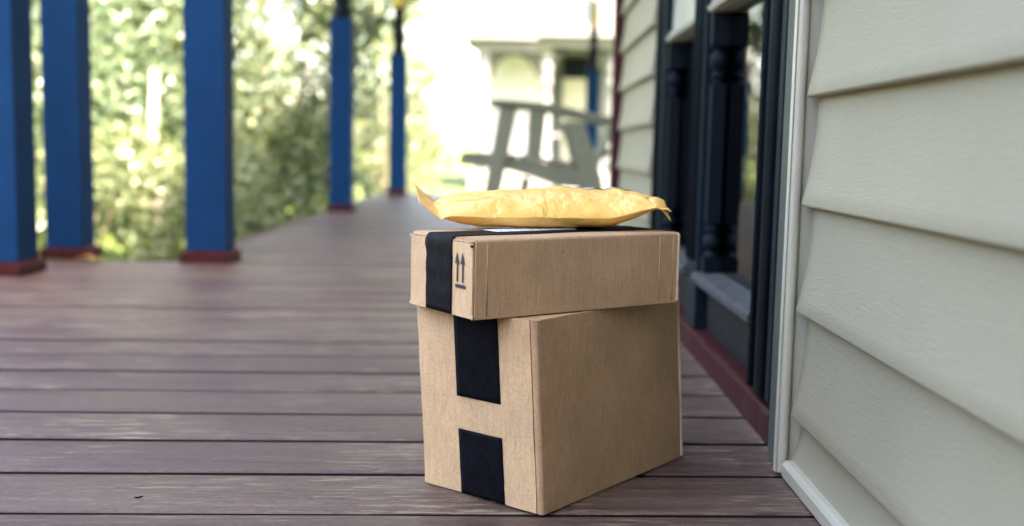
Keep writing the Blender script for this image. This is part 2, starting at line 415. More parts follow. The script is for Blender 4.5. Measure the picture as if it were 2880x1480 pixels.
def bay(ya, yb):
    pn = box('lower_panel', 'panel', house, .475, .55, ya, yb, .062, .186)
    box('recessed_panel', 'panel', pn, .470, .4745, ya + .05, yb - .05, .09, .165, .002)
    lg = MB().prism([(.438, .178), (.432, .186), (.433, .198), (.440, .205), (GX + .03, .212), (GX + .03, .1865), (.470, .1865), (.462, .178)], 'y', ya, yb).build('ledge', 'ledge', house, .002)
    pa = box('pane', 'glass', house, GX, GX + .004, ya, yb, .2125, .83)
    box('glazing_bead', 'dark', pa, GX - .012, GX - .0005, ya, ya + .018, .2135, .83, .002)
    box('glazing_bead', 'dark', pa, GX - .012, GX - .0005, yb - .018, yb, .2135, .83, .002)
    tp = MB().prism([(.470, .828), (.452, .834), (.447, .846), (.456, .850), (.456, .858), (.468, .866), (.470, .98), (.56, .98), (.56, .828)], 'y', ya, yb).build('transom_panel', 'pale', house, .001)
    box('transom_rail', 'dark', house, .450, .56, ya, yb, .9815, 1.05, .003)
    box('pane', 'glass', house, GX, GX + .004, ya, yb, 1.0515, 2.40)
    box('head_rail', 'dark', house, .445, .56, ya, yb, 2.405, 2.6, .003)
bay(1.957, 2.603); bay(2.757, 3.328)
def colonette(y, x=.4735, r=.0205):
    c = MB()
    c.box(x - r, x + r, y - r, y + r, .2125, .245)
    c.lathe([(.020, .2455), (.021, .250), (.014, .256), (.012, .262), (.020, .272), (.0205, .282), (.020, .292), (.012, .301), (.0115, .306), (.0175, .310), (.0175, .316), (.012, .320), (.013, .328)], x, y)
    c.box(x - r * .8, x + r * .8, y - r * .8, y + r * .8, .328, .66)
    c.lathe([(.013, .660), (.012, .672), (.0175, .677), (.0175, .684), (.0115, .688), (.012, .694), (.020, .704), (.0205, .715), (.020, .727), (.012, .738), (.014, .744), (.020, .750)], x, y)
    c.box(x - r, x + r, y - r, y + r, .750, .8275)
    o = c.build('colonette', 'necknavy', house, .001)
    return o
for y in (2.565, 3.29, 2.00): colonette(y)
sill = MB(); n = 26
sp_ = [(.438, .003), (.4385, .052), (.442, .059), (.448, .0605), (.478, .0608), (.478, .003)]
v = []; f = []
for i in range(n + 1):
    y = 1.704 + (3.53 - 1.704) * i / n
    for j, (x, z) in enumerate(sp_): v.append((x + (.0022 * noise.noise((y * 7, z * 40, 1)) if j < 4 else 0), y, z + (.0014 * noise.noise((y * 6, 3, x * 50)) if 0 < j < 5 else 0)))
m = len(sp_)
f = [(i * m + j, i * m + (j + 1) % m, (i + 1) * m + (j + 1) % m, (i + 1) * m + j) for i in range(n) for j in range(m)]
f += [tuple(range(m - 1, -1, -1)), tuple(range(n * m, n * m + m))]
sill.add(v, f).build('door_sill', 'maroon', house)
box('corner_board', 'maroon', house, WX - .022, .62, 4.655, 4.75, .003, 2.7, .004)
# masonry core that carries the siding and keeps the light out
for a in ((.462, .60, -3.9, 1.632, 0, 5.2), (.462, .60, 3.535, 4.652, 0, 5.2), (.462, .60, 1.634, 3.53, 2.605, 5.2)):
    box('wall_core', 'body', house, *a)
box('wall_core', 'room', house, 1.9, 5.5, -3.9, 4.65, .003, 5.2)
box('wall_core', 'room', house, .605, 1.895, -3.9, 4.65, 2.62, 5.2)
box('end_wall', 'siding', house, .625, 5.6, 4.66, 4.74, .003, 5.2)
box('end_wall', 'siding', house, .46, 5.6, -4.0, -3.91, .003, 5.2)
box('room_floor', 'room', house, .605, 1.895, -3.9, 4.65, .003, .02)
MB().prism([(.0, 5.205), (3.0, 6.2), (5.9, 5.205)], 'y', -4.2, 4.9).build('roof', 'roofgrey', house)


# ------------------------------------------------------------------ porch posts
def post(label, x0, x1, y0, y1, w=None, group='blue porch posts'):
    cx, cy = (x0 + x1) / 2, (y0 + y1) / 2; hx, hy = (x1 - x0) / 2, (y1 - y0) / 2
    p = tag(empty('porch_post', (cx, cy, 0)), label, 'post', group)
    e = .022
    MB().prism([(-hx - e, .0025), (hx + e, .0025), (hx + e, .036), (hx + e - .006, .044), (hx + .002, .050), (-hx - .002, .050), (-hx - e + .006, .044), (-hx - e, .036)], 'y', -hy - e, hy + e).build('base_trim', 'maroon', p, .004)
    box('square_shaft', 'blue', p, -hx, hx, -hy, hy, .0505, 1.42, .004)
    r = min(hx, hy)
    s = r / .075
    MB().lathe([(q * s, z) for q, z in [(.060, 1.4205), (.066, 1.44), (.066, 1.47), (.052, 1.49), (.050, 1.52), (.062, 1.55), (.066, 1.60), (.060, 1.66), (.048, 1.70), (.046, 1.72), (.058, 1.735), (.058, 1.765), (.047, 1.78), (.052, 1.83), (.056, 1.86), (.050, 1.885)]], 0, 0).build('turned_neck', 'necknavy', p)
    MB().lathe([(q * s, z) for q, z in [(.046, 1.8855), (.050, 1.95), (.050, 2.05), (.044, 2.17), (.060, 2.195)]], 0, 0).build('turned_shaft', 'yellow', p)
    return p
post('nearest blue square post at the left edge, maroon base', -1.975, -1.797, 3.80, 3.965)
post('blue square post just right of the leftmost one, maroon base', -1.945, -1.795, 4.36, 4.50)
post('blue square post between the two stretches of shrub, maroon base', -1.362, -1.195, 4.345, 4.49)
post('blue post with dark turned neck, between shrub and pale yellow gap', -1.398, -1.240, 7.90, 8.06)
post('slim far blue post with yellow top, at the end of the deck', -1.322, -1.150, 10.90, 11.06)
post('dark blue post with yellow top behind the sage chair', .78, .925, 12.45, 12.60)

# ------------------------------------------------------------------ sage garden chair
chair = tag(empty('garden_chair', (.1, 6.5, 0)), 'sage green slatted wooden garden chair at the far corner of the house', 'chair')
CX, CYc = .1, 6.5
def cpr(name, poly, ya, yb, bev=.004, par=None):
    return MB().prism([(x - CX, z) for x, z in poly], 'y', ya - CYc, yb - CYc).build(name, 'sage', par or chair, bev)
YN, YF = 6.20, 6.86
for ya in (YN, YF):
    yb = ya + .034
    cpr('leg', [(-.110, .750), (-.010, .745), (-.107, .220), (-.140, .0035), (-.232, .0035), (-.196, .219)], ya, yb)
    cpr('leg', [(.270, .668), (.382, .655), (.490, .333), (.568, .0035), (.476, .0035), (.385, .28), (.342, .41)], ya, yb)
    cpr('arm_support', [(.062, .715), (.162, .708), (.132, .431), (.050, .442)], ya + .002, yb - .002)
    cpr('side_rail', [(-.345, .447), (-.13, .4385), (.06, .430), (.20, .405), (.39, .385), (.48, .36), (.478, .272), (.371, .274), (.233, .280), (.1065, .325), (-.038, .366), (-.15, .383), (-.345, .396)], ya + .036, yb + .034)
    cpr('armrest', [(-.170, .777), (0, .771), (.19, .756), (.40, .715), (.56, .678), (.56, .646), (.40, .681), (.19, .723), (0, .740), (-.170, .750)], ya - .045, yb + .075, .006)
cpr('stretcher', [(.02, .26), (.06, .26), (.05, .20), (.01, .20)], YN + .036, YF - .002)
cpr('back_leg_brace', [(.03, .325), (.078, .318), (.03, .0035), (-.02, .0035)], YN + .30, YN + .335)
pts = [(-.335, .449), (-.25, .4475), (-.165, .444), (-.08, .441), (.005, .437), (.09, .430), (.175, .415), (.26, .404), (.345, .393)]
for x, z in pts:
    cpr('seat_slat', [(x, z), (x + .074, z - .002), (x + .074, z + .018), (x, z + .02)], YN + .030, YF + .072, .004)
bx0, bz0, bx1, bz1 = .44, .38, .74, 1.08       # backrest line
L_ = math.hypot(bx1 - bx0, bz1 - bz0); dx, dz = (bx1 - bx0) / L_, (bz1 - bz0) / L_; nx, nz = dz, -dx
for i in range(6):
    ya = YN + .045 + i * .104; top = L_ * (.90 + .10 * math.sin((i + .5) / 6 * math.pi))
    cpr('back_slat', [(bx0, bz0), (bx0 + dx * top, bz0 + dz * top), (bx0 + dx * top + nx * .02, bz0 + dz * top + nz * .02), (bx0 + nx * .02, bz0 + nz * .02)], ya, ya + .094, .004)
for t in (.12, .55, .82):
    a, b = bx0 + dx * L_ * t + nx * .0205, bz0 + dz * L_ * t + nz * .0205
    cpr('back_rail', [(a, b), (a + dx * .06, b + dz * .06), (a + dx * .06 + nx * .03, b + dz * .06 + nz * .03), (a + nx * .03, b + nz * .03)], YN + .0345, YF - .0005 + .07)

# ------------------------------------------------------------------ cardboard boxes
def panel(fn_pt, W, H, th, nu=24, nv=18, amp=.0006, seed=0, cut=None):
    """wavy cardboard sheet: local x in [0,W], z in [0,H], outside at y=0, thickness into +y"""
    b = MB(); v = []; nu1, nv1 = nu + 1, nv + 1
    for s in (0, 1):
        for i in range(nu1):
            for j in range(nv1):
                x, z = W * i / nu, H * j / nv
                edge = (.0007 * noise.noise((x * 60, z * 60, seed)) if i in (0, nu) or j in (0, nv) else 0)
                y = amp * noise.noise((x * 13 + seed, z * 13, seed * 1.7)) + (th if s else 0)
                v.append(fn_pt(x + (edge if i in (0, nu) else 0), y, z + (edge if j in (0, nv) else 0)))
    N = nu1 * nv1
    f = []
    for i in range(nu):
        for j in range(nv):
            a, c, d, e = i * nv1 + j, (i + 1) * nv1 + j, (i + 1) * nv1 + j + 1, i * nv1 + j + 1
            f.append((a, c, d, e)); f.append((a + N, e + N, d + N, c + N))
    for i in range(nu):
        f.append((i * nv1 + N, (i + 1) * nv1 + N, (i + 1) * nv1, i * nv1)); f.append((i * nv1 + nv, (i + 1) * nv1 + nv, (i + 1) * nv1 + nv + N, i * nv1 + nv + N))
    for j in range(nv):
        f.append((j, j + 1, j + 1 + N, j + N)); f.append((nu * nv1 + j + N, nu * nv1 + j + 1 + N, nu * nv1 + j + 1, nu * nv1 + j))
    b.add(v, f, True); return b
def mk(b, name, mat, parent):
    o = b.build(name, mat, parent); e = o.modifiers.new('e', 'EDGE_SPLIT'); e.split_angle = R(42); return o
def strip(fn_pt, path, z0, z1, n=1): pass

# box frame: origin at the near vertical edge; local +x runs along the right-hand face, local +y along the left-hand face (to the left, away)
def box_rot(ang): return ang
# --- large lower box
LH = .268
lower = tag(empty('cardboard_box', (.0442, 1.404, .0015), R(51.7)), 'large tall cardboard box on the deck, bottom of the stack, two black tape pieces', 'box', 'stacked parcels')
LW, LL = .219, .381        # left-hand face width, right-hand face length
SHX, SHY = -.034, .050     # the box leans a little: slope of the uprights (local x, y)
def sh(x, y, z): return (x + SHX * z, y + SHY * z, z)
# left-hand face (plane x=0, runs +y): panel starts behind the corner seam
mk(panel(lambda a, d, z: sh(d, .0105 + a, z), LW - .0105, LH, .004, 22, 22, .0013, 3), 'side_panel', 'kraft', lower)
# right-hand panel wraps round the near corner with a rounded fold
def wrap(a, d, z):
    r = .006
    # a runs from the wrapped lip (y=.009) round the corner to the far end
    lip = .0085 - r
    if a < lip: p = (0 + d, .0085 - a)
    elif a < lip + r * math.pi / 2:
        t = (a - lip) / r; p = (r - (r - d) * math.cos(t), r - (r - d) * math.sin(t))
    else: p = (r + a - lip - r * math.pi / 2, d)
    return sh(p[0], p[1], z)
_b = MB(); WT = .0085 - .006 + .006 * math.pi / 2 + LL - .006
_us = [0, .0012, .0025] + [.0025 + .00942 * t / 6 for t in range(1, 7)] + [.0119 + (WT - .0119) * t / 30 for t in range(1, 31)]
NVV = 22; v = []; f = []
for s in (0, 1):
    for a in _us:
        for j in range(NVV + 1):
            z = LH * j / NVV
            w = .0014 * noise.noise((a * 11, z * 11, 5.5)) if a > .02 else .0003 * noise.noise((a * 90, z * 40, 2))
            ez = .0008 * noise.noise((a * 50, 1, 1)) if j in (0, NVV) else 0
            v.append(wrap(a, w + (.004 if s else 0), z + ez))
N = len(_us) * (NVV + 1)
for i in range(len(_us) - 1):
    for j in range(NVV):
        a, c = i * (NVV + 1) + j, (i + 1) * (NVV + 1) + j
        f.append((a, c, c + 1, a + 1)); f.append((a + N, a + 1 + N, c + 1 + N, c + N))
    a, c = i * (NVV + 1), (i + 1) * (NVV + 1)
    f.append((a, a + N, c + N, c)); f.append((a + NVV, c + NVV, c + NVV + N, a + NVV + N))
for j in range(NVV):
    f.append((j, j + 1, j + 1 + N, j + N)); a = (len(_us) - 1) * (NVV + 1) + j; f.append((a, a + N, a + 1 + N, a + 1))
_b.add(v, f, True); mk(_b, 'side_panel', 'kraft_shaded', lower)
# hidden far faces, top and bottom flaps
mk(panel(lambda a, d, z: sh(LL - .0045 - d, .0045 + a, z), LW - .0045, LH, .004, 4, 4), 'side_panel', 'kraft', lower)
mk(panel(lambda a, d, z: sh(.0045 + a, LW - .001 - d, z), LL - .010, LH, .004, 4, 4), 'side_panel', 'kraft', lower)
def flap(par, xa, xb, ya, yb, z, name='flap', shr=True, mat='kraft'):
    b = MB(); b.box(xa, xb, ya, yb, z - .004, z); 
    if shr: b.v = [sh(*p) for p in b.v]
    return b.build(name, mat, par, .0008)
flap(lower, .005, LL - .009, .0065, LW / 2 - .001, LH - .0008); flap(lower, .005, LL - .009, LW / 2 + .001, LW - .0065, LH - .0008)
flap(lower, .005, LL - .009, .0065, LW / 2 - .001, .0046); flap(lower, .005, LL - .009, LW / 2 + .001, LW - .0065, .0046)
# exposed upright end of the far panel (sticks up above the stack's shadow on the right)
b = MB().box(LL - .004, LL + .0005, -.002, .060, .002, LH + .013); b.v = [sh(*p) for p in b.v]; b.build('end_tab', 'kraft_edge', lower, .001)
# tape on the left-hand face
def tape_on_left(par, y0, y1, z0, z1, off, seed, lean=0, foot=False, shf=sh):
    b = MB(); nu, nv = 10, 18
    def fn(a, c):
        z = z0 + (z1 - z0) * c; y = y0 + (y1 - y0) * a
        ed = .0006 * noise.noise((z * 70, seed, a)) if a in (0, 1) else 0
        x = -off - .0004 - .0004 * noise.noise((y * 50, z * 40, seed))
        return shf(x, y + ed + lean * z, z)
    b.grid(fn, nu, nv)
    o = b.build('tape', 'tape', par); s = o.modifiers.new('t', 'SOLIDIFY'); s.thickness = .0003; s.offset = 0
    return o
tape_on_left(lower, .0655, .1465, .1435, LH + .0005, .0009, 1)
tape_on_left(lower, .0655, .1465, .0008, .0955, .0009, 2)
MB().grid(lambda a, c: sh(.004 + a * .3, .0655 + c * .081, LH + .0006 + .0003 * noise.noise((a * 9, c * 9, 2))), 12, 4).build('tape', 'tape', lower)

# --- flatter upper box
UZ = .0015 + LH + .0015
UH, UW, UL = .107, .167, .369
upper = tag(empty('cardboard_box', (-.0549, 1.3922, UZ), R(35.4)), 'flat cardboard box with two up arrows, lying on the taller box under the envelope', 'box', 'stacked parcels')
idn = lambda x, y, z: (x, y, z)
# right-hand face folds over into the top with a soft radius
r = .0045
prof = [(0.0, 0.0)]
path = []
for t in range(13): path.append((0.0 + .0, UH * t / 12 * (1 - r / UH)))
path = [(0.0, (UH - r) * t / 14) for t in range(15)] + [(r - r * math.cos(a), UH - r + r * math.sin(a)) for a in [math.pi / 2 * t / 5 for t in range(1, 6)]] + [(r + (UW / 2 - .0015 - r) * t / 8, UH) for t in range(1, 9)]
def sheet(path, xa, xb, nx, th, seed, swap=1, amp=.0006):
    v = []; n = len(path)
    for s in (0, 1):
        for i in range(nx + 1):
            x = xa + (xb - xa) * i / nx
            for j, (y, z) in enumerate(path):
                d = Vector(path[min(j + 1, n - 1)]) - Vector(path[max(j - 1, 0)]); d.normalize()
                nrm = Vector((-d.y, d.x)) * -1   # inward
                w = amp * noise.noise((x * 12, (y + z) * 12, seed)); 
                if i in (0, nx): w += .0005 * noise.noise((z * 70, seed, x))
                q = Vector((y, z)) + nrm * (w + (th if s else 0))
                ex = .0009 * noise.noise((z * 55, y * 55, seed + x)) if i in (0, nx) else 0
                v.append((x + ex, q.x if swap == 1 else UW - q.x, q.y))
    N = (nx + 1) * n; f = []
    for i in range(nx):
        for j in range(n - 1):
            a, c = i * n + j, (i + 1) * n + j
            f.append((a, c, c + 1, a + 1)); f.append((a + N, a + 1 + N, c + 1 + N, c + N))
        a, c = i * n, (i + 1) * n
        f.append((a, a + N, c + N, c)); f.append((a + n - 1, c + n - 1, c + n - 1 + N, a + n - 1 + N))
    for j in range(n - 1):
        f.append((j, j + 1, j + 1 + N, j + N)); a = nx * n + j; f.append((a, a + N, a + 1 + N, a + 1))
    if swap != 1: f = [tuple(reversed(q)) for q in f]
    return MB().add(v, f, True)
mk(sheet(path, .003, UL, 30, .0035, 11), 'side_panel', 'kraft_shaded', upper)
mk(sheet(path, .003, UL, 12, .0035, 17, -1), 'side_panel', 'kraft', upper)
# left-hand end panel, standing a little proud, with cut corrugated top edge
mk(panel(lambda a, d, z: (-.0015 + d, .0022 + a, .001 + z), UW - .0044, UH - .0062, .0030, 20, 16, .0006, 21), 'end_panel', 'kraft', upper)
b = MB(); nfl = 40
zz = UH - .0050
pts1 = []
for i in range(nfl * 4 + 1):
    y = .006 + (UW - .012) * i / (nfl * 4); pts1.append((y, UH - .0042 + .0010 * math.sin(i * math.pi / 2) + .0004 * noise.noise((y * 90, 0, 0))))
v = []; f = []
for y, z in pts1: v += [(-.001, y, z), (.006, y, z), (.006, y, z + .0005), (-.001, y, z + .0005)]
for i in range(len(pts1) - 1):
    for j in range(4): f.append((i * 4 + j, i * 4 + (j + 1) % 4, (i + 1) * 4 + (j + 1) % 4, (i + 1) * 4 + j))
b.add(v, f).build('corrugation', 'kraft_edge', upper)
MB().box(.0018, .008, .004, UW - .004, UH - .0075, UH - .0048).build('flute_shadow_gap', 'kraft_dark', upper)  # dark bar painted as the shade under the flutes
mk(panel(lambda a, d, z: (UL + .001 - d, .003 + a, .001 + z), UW - .006, UH - .003, .0030, 6, 6, .0005, 25), 'end_panel', 'kraft', upper)
# corner hole where the flaps meet, its shade painted as a dark bead
MB().lathe([(.0022, UH - .0105), (.0026, UH - .0085), (.0022, UH - .0065)], -.0008, .0042, 10).build('corner_hole', 'kraft_dark', upper)
# scuffed pale corner fibres
for (x, y, z, s) in ((-.0008, .0015, .003, .0035), (-.0015, UW - .001, UH - .006, .003), (-.001, UW - .001, .003, .0026), (UL, .001, UH - .004, .003)):
    b = MB(); rr = random.Random(int(x * 9999 + y * 777 + z * 555)); vv = []
    for i in range(6):
        for k2 in range(8):
            th, ph = math.pi * i / 5, 2 * math.pi * k2 / 8; q = s * (.7 + .5 * rr.random()); vv.append((x + q * math.sin(th) * math.cos(ph) * .6, y + q * math.sin(th) * math.sin(ph) * .6, z + q * math.cos(th)))
    b.add(vv, [(i * 8 + k2, i * 8 + (k2 + 1) % 8, (i + 1) * 8 + (k2 + 1) % 8, (i + 1) * 8 + k2) for i in range(5) for k2 in range(8)], True).build('frayed_corner', 'kraft_edge', upper)
# bottom
MB().box(.004, UL - .003, .004, UW - .004, .0005, .0045).build('flap', 'kraft', upper)
# creases folded into the right-hand face near its ends
for xa, xb in ((.020, .0225), (.3315, .3335), (.3585, .3605)):
    MB().prism([(xa, .0002), (xa + .0003, -.0003), ((xa + xb) / 2, -.0006), (xb - .0003, -.0003), (xb, .0002)], 'z', .004, UH - .006, True).build('crease', 'kraft_shaded', upper)
MB().box(UL - .0005, UL + .0025, -.0018, .0035, .002, UH - .003).build('end_tab', 'kraft_edge', upper, .0008)
# tape: up the end panel, over the edge, along the top seam
tp = [(-.0022, .0015)] + [(-.0024 - .0004 * math.sin(t * 5.), .0015 + (UH - .010) * t / 14) for t in range(1, 15)] + [(-.0020, UH - .005), (-.0008, UH - .0015), (.0015, UH + .0006), (.005, UH + .0012)] + [(.005 + (UL - .006) * t / 24, UH + .0012) for t in range(1, 25)]
def tfn(a, c):
    i = min(int(round(a * (len(tp) - 1))), len(tp) - 1); x, z = tp[i]; y0_, y1_ = .0512, .1200
    wob = .0007 * noise.noise((z * 60 + x * 30, 4, 0)); pinch = .0025 * math.exp(-((z - (UH - .012)) / .008) ** 2) if x < .001 else 0
    y = y0_ + (y1_ - y0_) * c + (wob if c in (0, 1) else 0) + (pinch * 1.2 if c == 1 else 0)
    n_ = .0005 * noise.noise((y * 70, z * 60, x * 20)) + .0004 * noise.noise((y * 160, z * 160, 3))
    return (x - abs(n_) if x < .001 else x, y, z + (abs(n_) if x >= .001 else 0))
o = MB().grid(tfn, len(tp) - 1, 16).build('tape', 'tape', upper); s = o.modifiers.new('t', 'SOLIDIFY'); s.thickness = .0003; s.offset = 0
# this-way-up print
def dec(polys):
    b = MB(); xo = -.0025
    for p in polys: b.add([(xo, y, z) for y, z in p], [tuple(range(len(p)))])
    o = b.build('printed_arrows', 'ink', upper); s = o.modifiers.new('t', 'SOLIDIFY'); s.thickness = .0003; s.offset = 0; return o
dec([[(.0389, .0880), (.0433, .0722), (.0385, .0728), (.0325, .0724)], [(.0391, .0735), (.0391, .0480), (.0360, .0480), (.0360, .0735)],
     [(.0253, .0880), (.0293, .0722), (.0245, .0728), (.0190, .0724)], [(.0255, .0735), (.0255, .0480), (.0224, .0480), (.0224, .0735)],
     [(.0418, .0447), (.0418, .0400), (.0172, .0400), (.0172, .0447)]])
# shipping label on top
MB().box(.092, .235, .080, .1175, UH + .0022, UH + .0026).build('shipping_label', 'label', upper)
b = MB()
for i in range(7):
    for j in range(3): b.box(.10 + i * .018, .10 + i * .018 + .012 * (.5 + .5 * ((i * 7 + j * 3) % 5) / 4), .0865 + j * .006, .0885 + j * .006, UH + .00262, UH + .00270)
b.build('label_print', 'ink', upper)

# ------------------------------------------------------------------ padded envelope
TOPZ = UZ + UH + .0028
env = tag(empty('padded_envelope', (.034, 1.672, TOPZ), R(11)), 'crumpled golden padded envelope lying on top of the boxes', 'envelope')
HL, HB, LIP = .165, .104, .036
def cren(p, q, sd):
    a = abs(noise.noise((p * 26 + sd, q * 20, sd * 2.3))); c = abs(noise.noise((p * 55 + sd, q * 48, 7 + sd))); d = noise.noise((p * 14, q * 14, sd))
    return .0055 * (a - .25) + .0024 * (c - .25) + .0020 * d
def env_pt(p, q, top):
    ap = abs(p); e = max(0., ap - HL); body = min(1., ap / HL)
    fl = max(0., 1 - body ** 5.5) ** .55; qq = q / HB
    gq = max(0., 1 - abs(qq) ** 2.3) ** .78
    T = (.043 + .013 * math.exp(-((p - .04) / .10) ** 2)) * fl * gq
    eh = .017 * max(.0, 1 - body ** 4) ** .5
    rise = 0.
    if p < -.09: rise = .011 * ((-p - .09) / .075) ** 1.6 if p > -HL else .011
    if p > .08: rise = .030 * ((p - .08) / .085) ** 1.5 if p < HL else .030
    zb = rise + eh * abs(qq) ** 9 + (.028 * (qq * .5 + .5) * max(0, (body - .8) / .2) ** 2 if p < 0 else 0)
    zt = max(rise + eh + T * .74, zb + .001)
    if e > 0:   # flat end lips
        if p < 0:
            zb = rise + .028 * (qq * .5 + .5) + e * (.72 - .1 * qq) + .004 * math.sin(qq * 3.0 + 1) * e / LIP; px = -HL - e * (.80 - .12 * qq)
        else:
            zb = rise + e * (.10 + .12 * math.sin(qq * 5)) + .006 * noise.noise((qq * 3, e * 40, 5)) * e / LIP - .008 * e / LIP * max(0, -qq) ** 2; px = HL + e * .5
        zt = zb + .0012
    else: px = p
    w = cren(p, q, 1.0 if top else 6.0) * (.35 + .65 * min(1, (fl * gq) * 2)) * (1 if e == 0 else .35)
    if not top:
        w *= .25 * abs(qq) ** 3
    bow = .004 * noise.noise((p * 9, 3.3, 0)) * (1 if abs(qq) > .6 else .4)
    yy = q + (bow if abs(qq) > .5 else 0) + (-.006 * (1 - qq * qq) * 0)
    # front bulge: upper skin leans outward mid-height
    return (px, yy - (.004 * gq * fl if q < 0 else 0), (zt if top else zb) + (w if top else w))
NP, NQ = 110, 64
def qmap(t): return HB * math.sin((t - .5) * math.pi)
b = MB(); v = []; PS = [-HL - LIP + (2 * HL + 2 * LIP) * i / NP for i in range(NP + 1)]
for top in (True, False):
    for p in PS:
        for j in range(NQ + 1): v.append(env_pt(p, qmap(j / NQ), top))
n1 = NQ + 1; N = (NP + 1) * n1
for i in range(NP + 1):      # weld the long edges
    for j in (0, NQ):
        a = v[i * n1 + j]; c = v[N + i * n1 + j]; mz = (a[2] + c[2]) / 2; v[i * n1 + j] = (a[0], a[1], mz); v[N + i * n1 + j] = (a[0], a[1], mz - .0003)
f = []
for i in range(NP):
    for j in range(NQ):
        a, c = i * n1 + j, (i + 1) * n1 + j
        f.append((a, c, c + 1, a + 1)); f.append((a + N, a + 1 + N, c + 1 + N, c + N))
    a, c = i * n1, (i + 1) * n1
    f.append((a, a + N, c + N, c)); f.append((a + NQ, c + NQ, c + NQ + N, a + NQ + N))
for j in range(NQ):
    f.append((j, j + 1, j + 1 + N, j + N)); a = NP * n1 + j; f.append((a, a + N, a + 1 + N, a + 1))
zmin = min(p[2] for p in v[N:]); v = [(x, y, z - zmin + .0003) for x, y, z in v]
_e = b.add(v, f, True).build('paper_sleeve', 'mailer', env)
# dog-eared near corner of the right-hand flap
def dog(a, c):
    x = HL - .008 + .026 * a; y = -HB + .002 + .03 * c
    z = .036 + .010 * c - .020 * (1 - c) * a + .003 * math.sin(a * 4)
    return (x, y - .004 * a * (1 - c), z)
o = MB().grid(dog, 8, 8).build('folded_corner', 'mailer', env); s = o.modifiers.new('t', 'SOLIDIFY'); s.thickness = .0006
def tongue(a, c):
    return (HL + .006 + .032 * a - .010 * a * (2 * c - 1) ** 2, .01 + .07 * c, .046 + .003 * math.sin(c * 7) - .006 * a * a)
o = MB().grid(tongue, 8, 10).build('end_flap', 'mailer', env); s = o.modifiers.new('t', 'SOLIDIFY'); s.thickness = .0006
o = MB().grid(lambda a, c: (HL + .008 + .031 * a - .010 * a * (2 * c - 1) ** 2, .012 + .066 * c, .0425 + .003 * math.sin(c * 7) - .006 * a * a), 8, 10).build('bubble_lining', 'inner', env); s = o.modifiers.new('t', 'SOLIDIFY'); s.thickness = .002
def lab(a, c):
    p, q = .075 + .085 * a, -.005 + .07 * c; x, y, z = env_pt(p, q, True); return (x, y, z - zmin + .0018)
MB().grid(lab, 22, 18).build('address_label', 'inner', env)

# ------------------------------------------------------------------ fallen leaf on the deck by the post
lf = tag(empty('fallen_leaf', (-1.735, 4.30, .004), .4), 'small dry orange leaf on the deck between the two leftmost posts', 'leaf')
MB().grid(lambda a, c: ((a - .5) * .075, (c - .5) * .042 * math.sin(math.pi * min(.98, max(.02, a))) , .006 + .012 * (2 * c - 1) ** 2 + .006 * math.sin(a * 5)), 8, 6).build('blade', 'brownleaf', lf)
MB().tube([(-.037, 0, .008), (-.055, .004, .012), (-.065, .01, .01)], .0012, 5).build('stalk', 'brownleaf', lf)

bit = tag(empty('leaf_fragment', (-.517, 1.429, .002), .3), 'tiny dark curled leaf fragment on the deck at bottom left', 'leaf')
MB().grid(lambda a, c: ((a - .5) * .011, (c - .5) * .005 * math.sin(math.pi * min(.95, max(.05, a))), .002 + .003 * abs(a - .4) + .002 * (2 * c - 1) ** 2), 8, 4).build('blade', 'plank_edge', bit)

# ------------------------------------------------------------------ vegetation
def leaf_cloud(name, pts, size, mat, parent, seed, fold=.25, nrm=None, upbias=.5):
    g = np.random.default_rng(seed); n = len(pts); pts = np.asarray(pts, float)
    d = g.normal(size=(n, 3)); d[:, 2] -= .35; d /= np.linalg.norm(d, axis=1)[:, None]
    up = g.normal(size=(n, 3)) * .7; up[:, 2] += upbias + .3
    if nrm is not None: up += nrm * .8
    side = np.cross(d, up); side /= np.linalg.norm(side, axis=1)[:, None] + 1e-9; nn = np.cross(side, d)
    L = size * g.uniform(.6, 1.25, n)[:, None]; Wd = L * g.uniform(.36, .5, n)[:, None]
    base = pts; mid = pts + d * L * .5 - nn * L * .02; tip = pts + d * L - nn * L * .12
    l = pts + d * L * .45 + side * Wd * .5 + nn * L * fold * .3; r_ = pts + d * L * .45 - side * Wd * .5 + nn * L * fold * .3
    V = np.stack([base, l, tip, r_, mid], 1).reshape(-1, 3)
    idx = np.arange(n)[:, None] * 5; F = np.concatenate([idx + np.array([[0, 4, 1]]), idx + np.array([[1, 4, 2]]), idx + np.array([[2, 4, 3]]), idx + np.array([[3, 4, 0]])], 1).reshape(-1, 3)
    me = bpy.data.meshes.new(name); me.vertices.add(len(V)); me.vertices.foreach_set('co', V.ravel())
    me.loops.add(F.size); me.loops.foreach_set('vertex_index', F.ravel().astype(np.int32)); me.polygons.add(len(F))
    me.polygons.foreach_set('loop_start', np.arange(0, F.size, 3, dtype=np.int32)); me.polygons.foreach_set('loop_total', np.full(len(F), 3, np.int32)); me.update(calc_edges=True)
    return link(name, me, mat, parent)
def blob_points(g, blobs, per, shell=.55):
    out = []; nr = []
    for (cx, cy, cz, rx, ry, rz) in blobs:
        n = int(per * rx * ry * rz ** .5 * 6) + 30
        d = g.normal(size=(n, 3)); d /= np.linalg.norm(d, axis=1)[:, None]
        r = g.uniform(shell, 1.05, (n, 1)) ** .8
        out.append(np.array([cx, cy, cz]) + d * r * np.array([rx, ry, rz])); nr.append(d)
    return np.concatenate(out), np.concatenate(nr)
